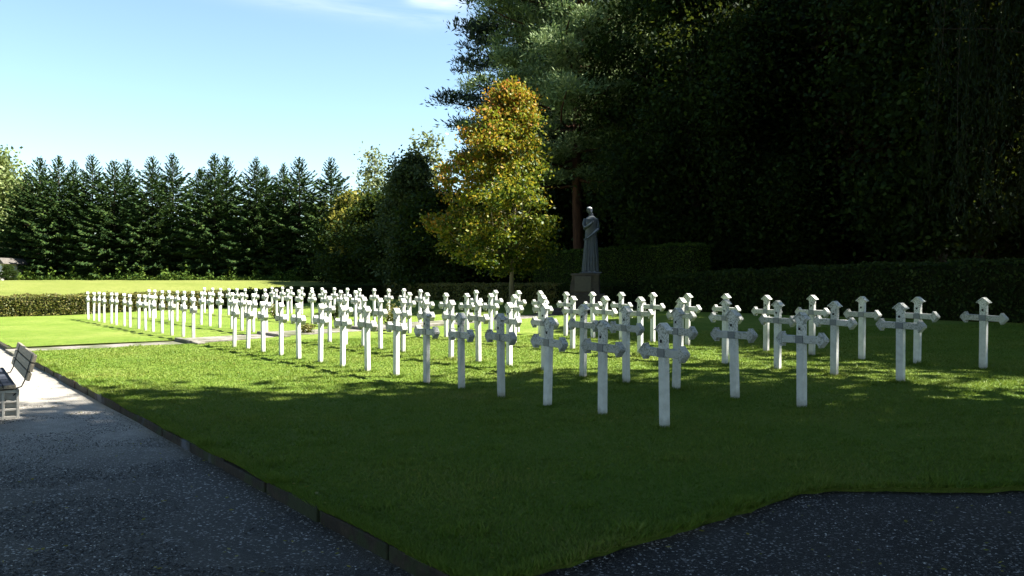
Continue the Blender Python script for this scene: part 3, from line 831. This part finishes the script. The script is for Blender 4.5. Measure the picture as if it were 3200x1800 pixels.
hedge('tall_hedge', [hp(31.4, 27.2, 3.05), hp(27, 27.2, 3.16), hp(21.2, 27.2, 3.2)], 1.2, M['hedge_leaves_mid'], .04, 420,
      'tall clipped dark hedge rising behind the statue', 86)

# small plants among the crosses by the path
def shrub(x, y, r, h, n, mat, label, seed, cat='shrub', name='shrub'):
    rg = RS(seed); t = empty(name, (x, y, gxy(x, y)), 0, label, cat)
    mb = MB(); parts = []
    for k in range(14):
        th = rg.uniform(0, 6.28); e = (math.cos(th)*r*.8*rg.uniform(.3, 1), math.sin(th)*r*.8*rg.uniform(.3, 1), h*rg.uniform(.6, 1))
        mb.tube([(0, 0, -.05), (e[0]*.4, e[1]*.4, e[2]*.5), e], [.008, .006, .003], 4, cap=False)
        C = np.array(e)*rg.uniform(.45, 1.05, (n//14, 1)) + rg.normal(size=(n//14, 3))*r*.22
        C[:, 2] = np.abs(C[:, 2]); parts.append(cards(rg, C, .035, .02))
    mb.build('stems', M['bark'], t); obj('foliage', crown_mesh('foliage', parts, mat, rg), t)
shrub(px(985, 23.6), 23.6, .38, .75, 900, M['hedge_leaves'], 'leafy shrub standing among crosses by the right part of the paved path', 91)
shrub(px(690, 31), 31, .35, .5, 600, M['hedge_leaves'], 'small shrub among the far crosses in the sun', 92)
shrub(px(842, 29.5), 29.5, .4, .6, 700, M['hedge_leaves_dark'], 'small dark shrub among the far crosses near the path', 93)
shrub(px(760, 22.3), 22.9, .25, .28, 400, M['hedge_leaves'], 'straggly low plant growing on the edge of the paved path', 94)

# ------------------------------------------------------------------ statue on its pedestal
sx, sy = W(21.5, 21.0)
FEET = 1.905
ped = empty('pedestal', (sx-.16, sy, gxy(sx, sy)), math.radians(-8), 'rough stone pedestal with a smooth front panel under the statue', 'pedestal')
ph = FEET - gxy(sx, sy)
mb = MB()
def rough_block(mb, x0, x1, y0, y1, z0, z1, tx, seed, n=7, amp=.025):
    rg = RS(seed)
    for face in range(5):
        V = []; F = []
        for i in range(n):
            for j in range(n):
                a = i/(n-1); b = j/(n-1)
                if face == 4: p = [x0+(x1-x0)*a, y0+(y1-y0)*b, z1]; zz = 1
                else:
                    zz = b
                    if face == 0: p = [x0+(x1-x0)*a, y0, z0+(z1-z0)*b]
                    if face == 1: p = [x1, y0+(y1-y0)*a, z0+(z1-z0)*b]
                    if face == 2: p = [x1-(x1-x0)*a, y1, z0+(z1-z0)*b]
                    if face == 3: p = [x0, y1-(y1-y0)*a, z0+(z1-z0)*b]
                s = 1-tx*zz; p[0] *= s; p[1] *= s
                k = amp
                q = np.array(p); q = q + amp*np.array([math.sin(q[1]*9+q[2]*7+seed), math.sin(q[0]*8+q[2]*6+seed*2), .6*math.sin(q[0]*7+q[1]*9)])
                V.append(q)
        for i in range(n-1):
            for j in range(n-1):
                F.append((i*n+j, (i+1)*n+j, (i+1)*n+j+1, i*n+j+1))
        mb.add(V, F)
rough_block(mb, -.78, .72, -.62, .62, -.2, ph-.78, .06, 1)
mb.build('base', M['pedestal'], ped)
mb = MB(); rough_block(mb, -.58, .52, -.48, .48, ph-.79, ph-.07, .10, 2, 7, .018); mb.build('block', M['pedestal'], ped)
mb = MB(); mb.box((-.10, -.475, ph-.40), (.62, .05, .58), None, .97); mb.build('panel', M['panel'], ped, bevel=.01)
mb = MB(); rough_block(mb, -.56, .52, -.46, .46, ph-.075, ph-.002, .02, 3, 6, .01); mb.build('top_slab', M['pedestal'], ped)

st = empty('statue', (sx, sy, FEET), math.radians(6), 'bluish stone statue of a robed standing woman with bowed head, on the pedestal', 'statue')
mb = MB()
rings = [(.05, 0, .31, .26, .10), (.3, .0, .29, .24, .12), (.7, .01, .27, .22, .12), (1.05, .015, .25, .20, .10), (1.3, .02, .235, .19, .05), (1.5, .02, .225, .18, .02), (1.75, .02, .235, .18, 0), (1.93, .02, .255, .17, 0), (2.04, .025, .235, .15, 0), (2.12, .03, .15, .12, 0), (2.17, .03, .085, .085, 0), (2.26, .01, .07, .075, 0)]
n = 40; V = []; F = []
for z, cx, rx, ry, am in rings:
    for k in range(n):
        t_ = 2*math.pi*k/n
        f = 1 + am*(math.sin(7*t_+.6)*.8 + .5*math.sin(12*t_+z))
        lean = -.02*max(0, z-1.6)
        V.append((cx+rx*f*math.cos(t_), lean*3+ry*f*math.sin(t_), z))
for i in range(len(rings)-1):
    for k in range(n):
        k2 = (k+1) % n; F.append((i*n+k, i*n+k2, (i+1)*n+k2, (i+1)*n+k))
F.append(tuple(range(n-1, -1, -1))); F.append(tuple((len(rings)-1)*n+k for k in range(n)))
mb.add(V, F)
def ellipsoid(mb, c, r, R=None, nu=14, nv=9):
    V = []; F = []
    for i in range(nv+1):
        p = math.pi*i/nv
        for k in range(nu):
            t_ = 2*math.pi*k/nu
            q = Vector((r[0]*math.sin(p)*math.cos(t_), r[1]*math.sin(p)*math.sin(t_), r[2]*math.cos(p)))
            if R is not None: q = R @ q
            V.append((c[0]+q.x, c[1]+q.y, c[2]+q.z))
    for i in range(nv):
        for k in range(nu):
            k2 = (k+1) % nu; F.append((i*nu+k, (i+1)*nu+k, (i+1)*nu+k2, i*nu+k2))
    mb.add(V, F)
HR = Matrix.Rotation(.85, 3, 'X') @ Matrix.Rotation(-.25, 3, 'Y')
hc = Vector((-.055, -.12, 2.34))
def hpt(x, y, z): q = HR @ Vector((x, y, z)); return hc + q
ellipsoid(mb, hc, (.095, .12, .135), HR)
ellipsoid(mb, hpt(0, .035, .035), (.112, .115, .125), HR)          # gathered hair
ellipsoid(mb, hpt(0, .13, -.04), (.055, .05, .05), HR)              # bun
mb.tube([hpt(0, -.105, .03), hpt(0, -.145, -.03)], [.012, .022], 6)   # nose
ellipsoid(mb, hpt(0, -.095, -.095), (.038, .03, .03), HR)             # chin
ellipsoid(mb, hpt(0, -.112, -.062), (.03, .018, .012), HR)            # mouth
for s_ in (-1, 1):
    ellipsoid(mb, hpt(s_*.096, .01, -.01), (.014, .025, .035), HR)   # ears
    ellipsoid(mb, hpt(s_*.038, -.108, .035), (.028, .016, .012), HR)  # brows
mb.tube([(.03, -.02, 2.1), (.0, -.05, 2.22), (-.03, -.08, 2.30)], [.085, .07, .068], 10)
# left arm of the figure: bare upper arm, forearm laid across the body
mb.tube([(.225, -.02, 2.06), (.262, -.04, 1.86), (.272, -.09, 1.66), (.16, -.21, 1.56), (-.02, -.25, 1.42), (-.16, -.25, 1.31)], [.072, .068, .058, .054, .043, .033], 10)
ellipsoid(mb, (-.20, -.25, 1.28), (.05, .028, .042))
for k, (ln, dz) in enumerate(((.085, .03), (.10, .012), (.095, -.008), (.075, -.026))):
    mb.tube([(-.225, -.25, 1.285+dz), (-.255, -.262, 1.265+dz), (-.225-ln, -.25, 1.235+dz)], [.014, .013, .009], 6)
mb.tube([(-.19, -.265, 1.31), (-.215, -.285, 1.33), (-.245, -.285, 1.325)], [.014, .013, .009], 6)
# right arm under the shawl, hand at the breast
mb.tube([(-.19, -.0, 2.04), (-.245, -.03, 1.86), (-.24, -.10, 1.70), (-.12, -.20, 1.78), (-.01, -.225, 1.88)], [.085, .082, .07, .05, .036], 10)
ellipsoid(mb, (.02, -.225, 1.91), (.045, .025, .04))
for k in range(4):
    mb.tube([(.03, -.225, 1.895+.018*k), (.07, -.235, 1.905+.018*k), (.10, -.22, 1.915+.016*k)], [.013, .012, .009], 6)
mb.tube([(.0, -.235, 1.93), (.01, -.25, 1.965), (.025, -.25, 1.985)], [.013, .012, .009], 6)
# folds of the robe
for x_, w_ in ((-.20, .022), (-.10, .026), (-.02, .03), (.08, .024), (.17, .024)):
    mb.tube([(x_*.75+.02, -.17, 1.38), (x_*.95, -.20, .9), (x_*1.1, -.245, .45), (x_*1.2, -.255, .06)], [w_*.5, w_, w_*1.2, w_*1.35], 8)
for s_ in (-1, 1): ellipsoid(mb, (s_*.10+.0, -.27, .035), (.05, .085, .035))
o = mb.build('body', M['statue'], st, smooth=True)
rm = o.modifiers.new('remesh', 'REMESH'); rm.mode = 'VOXEL'; rm.voxel_size = .012; rm.use_smooth_shade = True
sm = o.modifiers.new('smooth', 'SMOOTH'); sm.iterations = 2; sm.factor = .4
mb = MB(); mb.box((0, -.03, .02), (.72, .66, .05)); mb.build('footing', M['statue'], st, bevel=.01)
# low stone steps in front of the statue
mb = MB()
for k in range(2):
    c = W(21.975-.0, 19.75-.0+.35*k); mb.box((c[0], c[1], gxy(*c)-.02+.07*k), (2.3-.3*k, .5, .26), Ru)
so = mb.build('stone_steps', M['pedestal'], bevel=.015); tag(so, 'low dark stone steps in front of the statue', 'steps')

# ------------------------------------------------------------------ bench at the left edge
L_ = (-.585, .811)
bench = empty('park_bench', (-6.06, 9.90, -.095), math.atan2(L_[1], L_[0]), 'wooden slatted bench with pale concrete supports on the gravel at the left edge', 'bench')
def plank(name, x0, x1, c, w, th, tilt, mat, endmat, bev=.008):
    """board along local x, c = (y, z) centre, w along the tilted direction"""
    mb = MB(); R = Matrix.Rotation(tilt, 3, 'X')
    mb.box(((x0+x1)/2, c[0], c[1]), (x1-x0, th, w), R)
    o = mb.build(name, mat, bench, bevel=bev, segs=2)
    o.data.materials.append(endmat)
    for p in o.data.polygons:
        if abs(p.normal.x) > .8: p.material_index = 1
    return o
tl = .26
for k in range(3):
    z = .525+.112*k; plank('back_slat', 0, 2.55, (-.012-.0295*(k)-.0, z), .101, .045, tl, M['wood'], M['wood'])
for k in range(3):
    plank('seat_slat', .05, 2.5, (.19+.142*k, .408-.004*k), .05, .136, 0, M['seat'], M['wood'])
for sx0 in (.12, 2.05):
    mb = MB()
    for y in (.10, .255, .41, .565): mb.box((sx0+.07, y, .17), (.12, .034, .34))
    for z in (.02, .115, .215, .345): mb.box((sx0+.07, .333, z), (.114, .50, .030 if z < .3 else .045))
    mb.box((sx0+.10, .333, .18), (.03, .47, .32))
    mb.box((sx0+.07, .333, -.02), (.2, .58, .05))
    mb.build('support', M['concrete'], bench, bevel=.006)
    mb = MB()
    mb.tube([(sx0+.0, .50, .372), (sx0, .16, .372), (sx0, .06, .40), (sx0, .028, .47), (sx0, -.005, .60), (sx0, -.062, .80)], [.009]*6, 6)
    mb.tube([(sx0+.02, .12, .37), (sx0+.02, .10, .33), (sx0+.02, .15, .29)], [.008]*3, 6)
    mb.build('iron_bracket', M['iron'], bench)

# ------------------------------------------------------------------ made-up building standing in for pale sunlit patches under the left trees
bx_, by_ = px(-26, 67.5), 67.5
plant('bush', B_dark, px(22, 65), 65, 2.0, (.2, .2, .15), 'small dark bush in front of the white building at far left', 'bush')
plant('bush', B_dark, px(-14, 65.5), 65.5, .7, (.14, .14, .10), 'tiny bush at the left frame edge before the white building', 'bush')
bl = empty('stand_in_building', (bx_, by_, 1.62), 0, 'made-up low white building standing in for sunlit pale patches at far left', 'building')
mb = MB(); mb.box((-1.2, 0, .5), (6.4, 3, 1.8)); mb.build('wall', M['render'], bl)
mb = MB(); mb.prism([(-4.7, 1.4), (2.3, 1.4), (1.9, 1.9), (-4.3, 1.9)], -1.7, 1.7); mb.build('roof', M['roof'], bl)
for xw in (-3.2, 1.0):
    mb = MB(); mb.box((xw, -1.51, .85), (.7, .06, .6)); wn = mb.build('window', M['render'], bl)
    mb = MB(); mb.box((xw, -1.545, .85), (.58, .03, .48)); mb.build('pane', M['glass'], wn)

# ------------------------------------------------------------------ undergrowth, grass, pebbles, fallen leaves (uncountable)
rg = RS(5)
n = 9000; xs = rg.uniform(45, 980, n); Z = 66.5+rg.uniform(0, 1.6, n)
hh = .25+.35*(.5+.5*np.sin(xs*.045))*(.5+.5*np.sin(xs*.017+1))+.35*(np.sin(xs*.11) > .6)
X = (xs-1288)/1992*Z
C = np.stack([X, Z, 1.58+np.abs(rg.normal(size=n))*hh*.7], 1)
v, f = cards(rg, C, .11, .07)
o = obj('undergrowth', mesh_np('undergrowth', v, f, M['hedge_leaves_mid'], False, rg.uniform(0, 1, n))); tag(o, 'scrubby weeds and brambles along the foot of the spruces', 'undergrowth', kind='stuff')

def scatter_view(n, z0, z1, p, rg):
    Z = z0+(z1-z0)*rg.uniform(0, 1, n)**p
    X = rg.uniform(-.70, .70, n)*Z
    return X, Z
X, Y = scatter_view(620000, 4.0, 21, 1.15, rg)
U_, V_ = UV(X, Y)
k = (V_ > 2.55) & (U_ < 21.2) & (U_ > u_front(V_)-.03) & (V_ < 23.5)
X, Y, U_, V_ = X[k], Y[k], U_[k], V_[k]
# longer fringe along the kerb and the yard
ne = 42000; ue = 3.3+rg.uniform(0, 1, ne)**1.5*17.8; ve = 2.475+np.abs(rg.normal(size=ne))*.055+.02*smooth_noise(ue, ue*0, 4.0, 2)
me_ = 14000; vf = rg.uniform(2.5, 12, me_); uf = u_front(vf)-.03+np.abs(rg.normal(size=me_))*.05
Ue = np.concatenate([ue, uf]); Ve = np.concatenate([ve, vf]); Xe, Ye = W(Ue, Ve)
cp = np.array([(c[3], c[4]) for c in crosses if c[4] < 19]); ci = rg.randint(0, len(cp), 16000); ca = rg.uniform(0, 6.283, 16000); cr = .075+np.abs(rg.normal(size=16000))*.045
Xe = np.concatenate([Xe, cp[ci, 0]+np.cos(ca)*cr]); Ye = np.concatenate([Ye, cp[ci, 1]+np.sin(ca)*cr]); Ue, Ve = UV(Xe, Ye)
nb0 = len(X)
X = np.concatenate([X, Xe]); Y = np.concatenate([Y, Ye]); U_ = np.concatenate([U_, Ue]); V_ = np.concatenate([V_, Ve])
n = len(X); edge = np.arange(n) >= nb0
z = gz(U_, V_)+.012*smooth_noise(U_, V_, 2.1, 1)+.006*smooth_noise(U_, V_, 6.3, 4)-.004
patch = .5+.5*smooth_noise(X, Y, 1.7, 9)
h = rg.uniform(.012, .034, n)*(.7+.6*patch)*np.where(edge, 1.7, 1.0)*(1+.9*(smooth_noise(X, Y, 5.3, 3) > .55))
w = rg.uniform(.0025, .0055, n)*(1+Y/14)
th = rg.uniform(0, 6.283, n); ln = rg.normal(size=(n, 2))*h[:, None]*.55
B = np.stack([X, Y, z], 1); dx = np.stack([np.cos(th)*w, np.sin(th)*w, np.zeros(n)], 1)
T = B+np.stack([ln[:, 0], ln[:, 1], h], 1)
V = np.stack([B-dx, B+dx, T], 1).reshape(-1, 3)
o = obj('grass', mesh_np('grass', V, np.arange(n*3).reshape(n, 3), M['grass_blades'], False, rg.uniform(0, 1, n)*.6+.4*patch)); tag(o, 'short mown grass blades of the lawn', 'grass', kind='stuff')

X, Y = scatter_view(110000, 3.9, 11, 1.25, rg)
U_, V_ = UV(X, Y); uff = u_front(V_)
k = ((V_ < 2.44) & (V_ > -3)) | ((U_ < uff-.02) & (V_ > 2.4))
X, Y, U_, V_ = X[k], Y[k], U_[k], V_[k]
n = len(X)
z = np.where(V_ < 2.5, zg(U_, V_), zg(U_, V_)+gz(U_, V_)+.055)
keep = .35+.65*(smooth_noise(X, Y, 2.7, 6) > -.1)
s = rg.uniform(.0025, .0075, n)*keep*np.where(rg.uniform(0, 1, n) > .96, 1.6, 1)
base = np.array([[1, 0, 0], [0, 1, 0], [-1, 0, 0], [0, -1, 0], [0, 0, .7], [0, 0, -.7]], float)
th = rg.uniform(0, 6.283, n); c_, s_ = np.cos(th), np.sin(th); st_ = rg.uniform(.6, 1.5, n)
bx = base[None, :, 0]*st_[:, None]; by = base[None, :, 1]/st_[:, None]
V = np.stack([X[:, None]+(bx*c_[:, None]-by*s_[:, None])*s[:, None], Y[:, None]+(bx*s_[:, None]+by*c_[:, None])*s[:, None], z[:, None]+(base[None, :, 2]*.8+.25)*s[:, None]], -1).reshape(-1, 3)
tri = np.array([[0, 1, 4], [1, 2, 4], [2, 3, 4], [3, 0, 4], [1, 0, 5], [2, 1, 5], [3, 2, 5], [0, 3, 5]])
F = (np.arange(n)[:, None, None]*6+tri[None]).reshape(-1, 3)
o = obj('gravel_stones', mesh_np('gravel_stones', V, F, M['pebble'], False, np.repeat(rg.uniform(0, 1, n), 8))); tag(o, 'loose small stones lying on the gravel', 'gravel', kind='stuff')

X, Y = scatter_view(1500, 4.2, 24, 1.0, rg)
U_, V_ = UV(X, Y); k = (V_ > -1)
X, Y, U_, V_ = X[k], Y[k], U_[k], V_[k]
z = np.where((V_ < 2.5), -.085, np.where(U_ < u_front(V_), -.02, gz(U_, V_)+.022))
v, f = cards(rg, np.stack([X, Y, z], 1), .018, .012, np.tile([1., 0, 0], (len(X), 1)), 1.0)
c0 = v.reshape(-1, 4, 3); m0 = c0.mean(1, keepdims=True); c0[:, :, 2] = m0[:, :, 2]+(c0[:, :, 2]-m0[:, :, 2])*.35; v = c0.reshape(-1, 3)
o = obj('fallen_leaves', mesh_np('fallen_leaves', v, f, M['yellow_leaves'], False, rg.uniform(0, 1, len(f)))); tag(o, 'small dry leaves scattered over lawn and gravel', 'leaves', kind='stuff')

# ------------------------------------------------------------------ sky and sun
w = bpy.data.worlds.new('World'); scene.world = w; w.use_nodes = True
nt = w.node_tree; nt.nodes.clear(); L = nt.links
sky = nd(nt, 'ShaderNodeTexSky', sky_type='NISHITA'); sky.sun_disc = False
sky.sun_elevation = math.asin(SUN.z); sky.sun_rotation = math.atan2(SUN.x, SUN.y)
sky.altitude = 0; sky.air_density = 1.0; sky.dust_density = .25; sky.ozone_density = 1.6
tc = nd(nt, 'ShaderNodeTexCoord'); sp = nd(nt, 'ShaderNodeSeparateXYZ'); L.new(tc.outputs['Generated'], sp.inputs[0])
az = math_(nt, 'ARCTAN2', sp.outputs[0], sp.outputs[1]); el = math_(nt, 'ARCSINE', sp.outputs[2])
# thin high cloud: a long faint band falling to the right, and a small wisp above it
def band(c0, slope, width, a0, a1):
    line = math_(nt, 'ADD', math_(nt, 'MULTIPLY', az, slope), c0)
    d = math_(nt, 'DIVIDE', math_(nt, 'SUBTRACT', el, line), width)
    g = math_(nt, 'POWER', 2.718, math_(nt, 'MULTIPLY', math_(nt, 'MULTIPLY', d, d), -1.0))
    e = math_(nt, 'DIVIDE', math_(nt, 'SUBTRACT', az, (a0+a1)/2), (a1-a0)/2)
    e2 = math_(nt, 'POWER', 2.718, math_(nt, 'MULTIPLY', math_(nt, 'POWER', math_(nt, 'ABSOLUTE', e), 4.0), -1.0))
    return math_(nt, 'MULTIPLY', g, e2)
cb = nd(nt, 'ShaderNodeCombineXYZ'); L.new(math_(nt, 'MULTIPLY', az, 5.0), cb.inputs[0]); L.new(math_(nt, 'MULTIPLY', el, 30.0), cb.inputs[1])
nz = noise(nt, cb.outputs[0], 1.2, 5, .6, .4)
nzr = ramp(nt, nz, [(.3, (0, 0, 0)), (.7, (1, 1, 1))])
b1 = math_(nt, 'MULTIPLY', band(.3085, -.075, .013, -.42, .05), .20)
b2 = math_(nt, 'MULTIPLY', band(.334, -.02, .009, -.13, -.055), .6)
fac = math_(nt, 'MULTIPLY', math_(nt, 'ADD', b1, b2), nzr, True)
tint = mixc(nt, 1.0, sky.outputs[0], (1.0, 1.04, .99), 'MULTIPLY')
col = mixc(nt, fac, tint, (7.0, 7.0, 7.0))
bg = nd(nt, 'ShaderNodeBackground'); bg.inputs['Strength'].default_value = .05
L.new(col, bg.inputs[0]); wo = nd(nt, 'ShaderNodeOutputWorld'); L.new(bg.outputs[0], wo.inputs[0])
sl = bpy.data.lights.new('sun', 'SUN'); sl.energy = 5.0; sl.angle = math.radians(.53); sl.color = (1, .955, .86)
so = link(bpy.data.objects.new('sun', sl)); so.rotation_euler = SUN.to_track_quat('Z', 'Y').to_euler(); so.location = (30, 0, 60)

# ------------------------------------------------------------------ camera and render settings
cam = bpy.data.cameras.new('camera'); co = link(bpy.data.objects.new('camera', cam))
co.location = (0, 0, EYE); co.rotation_euler = (math.radians(90-.56), 0, 0)
cam.sensor_width = 36; cam.lens = 36*1992/2576; cam.clip_start = .1; cam.clip_end = 3000
scene.camera = co
vs_ = scene.view_settings; vs_.view_transform = 'Standard'; vs_.look = 'None'; vs_.gamma = 1; vs_.exposure = 2.45
scene.render.engine = 'CYCLES'
scene.cycles.use_denoising = True
scene.cycles.max_bounces = 6; scene.cycles.diffuse_bounces = 3; scene.cycles.glossy_bounces = 2; scene.cycles.transmission_bounces = 4
scene.cycles.sample_clamp_indirect = 4
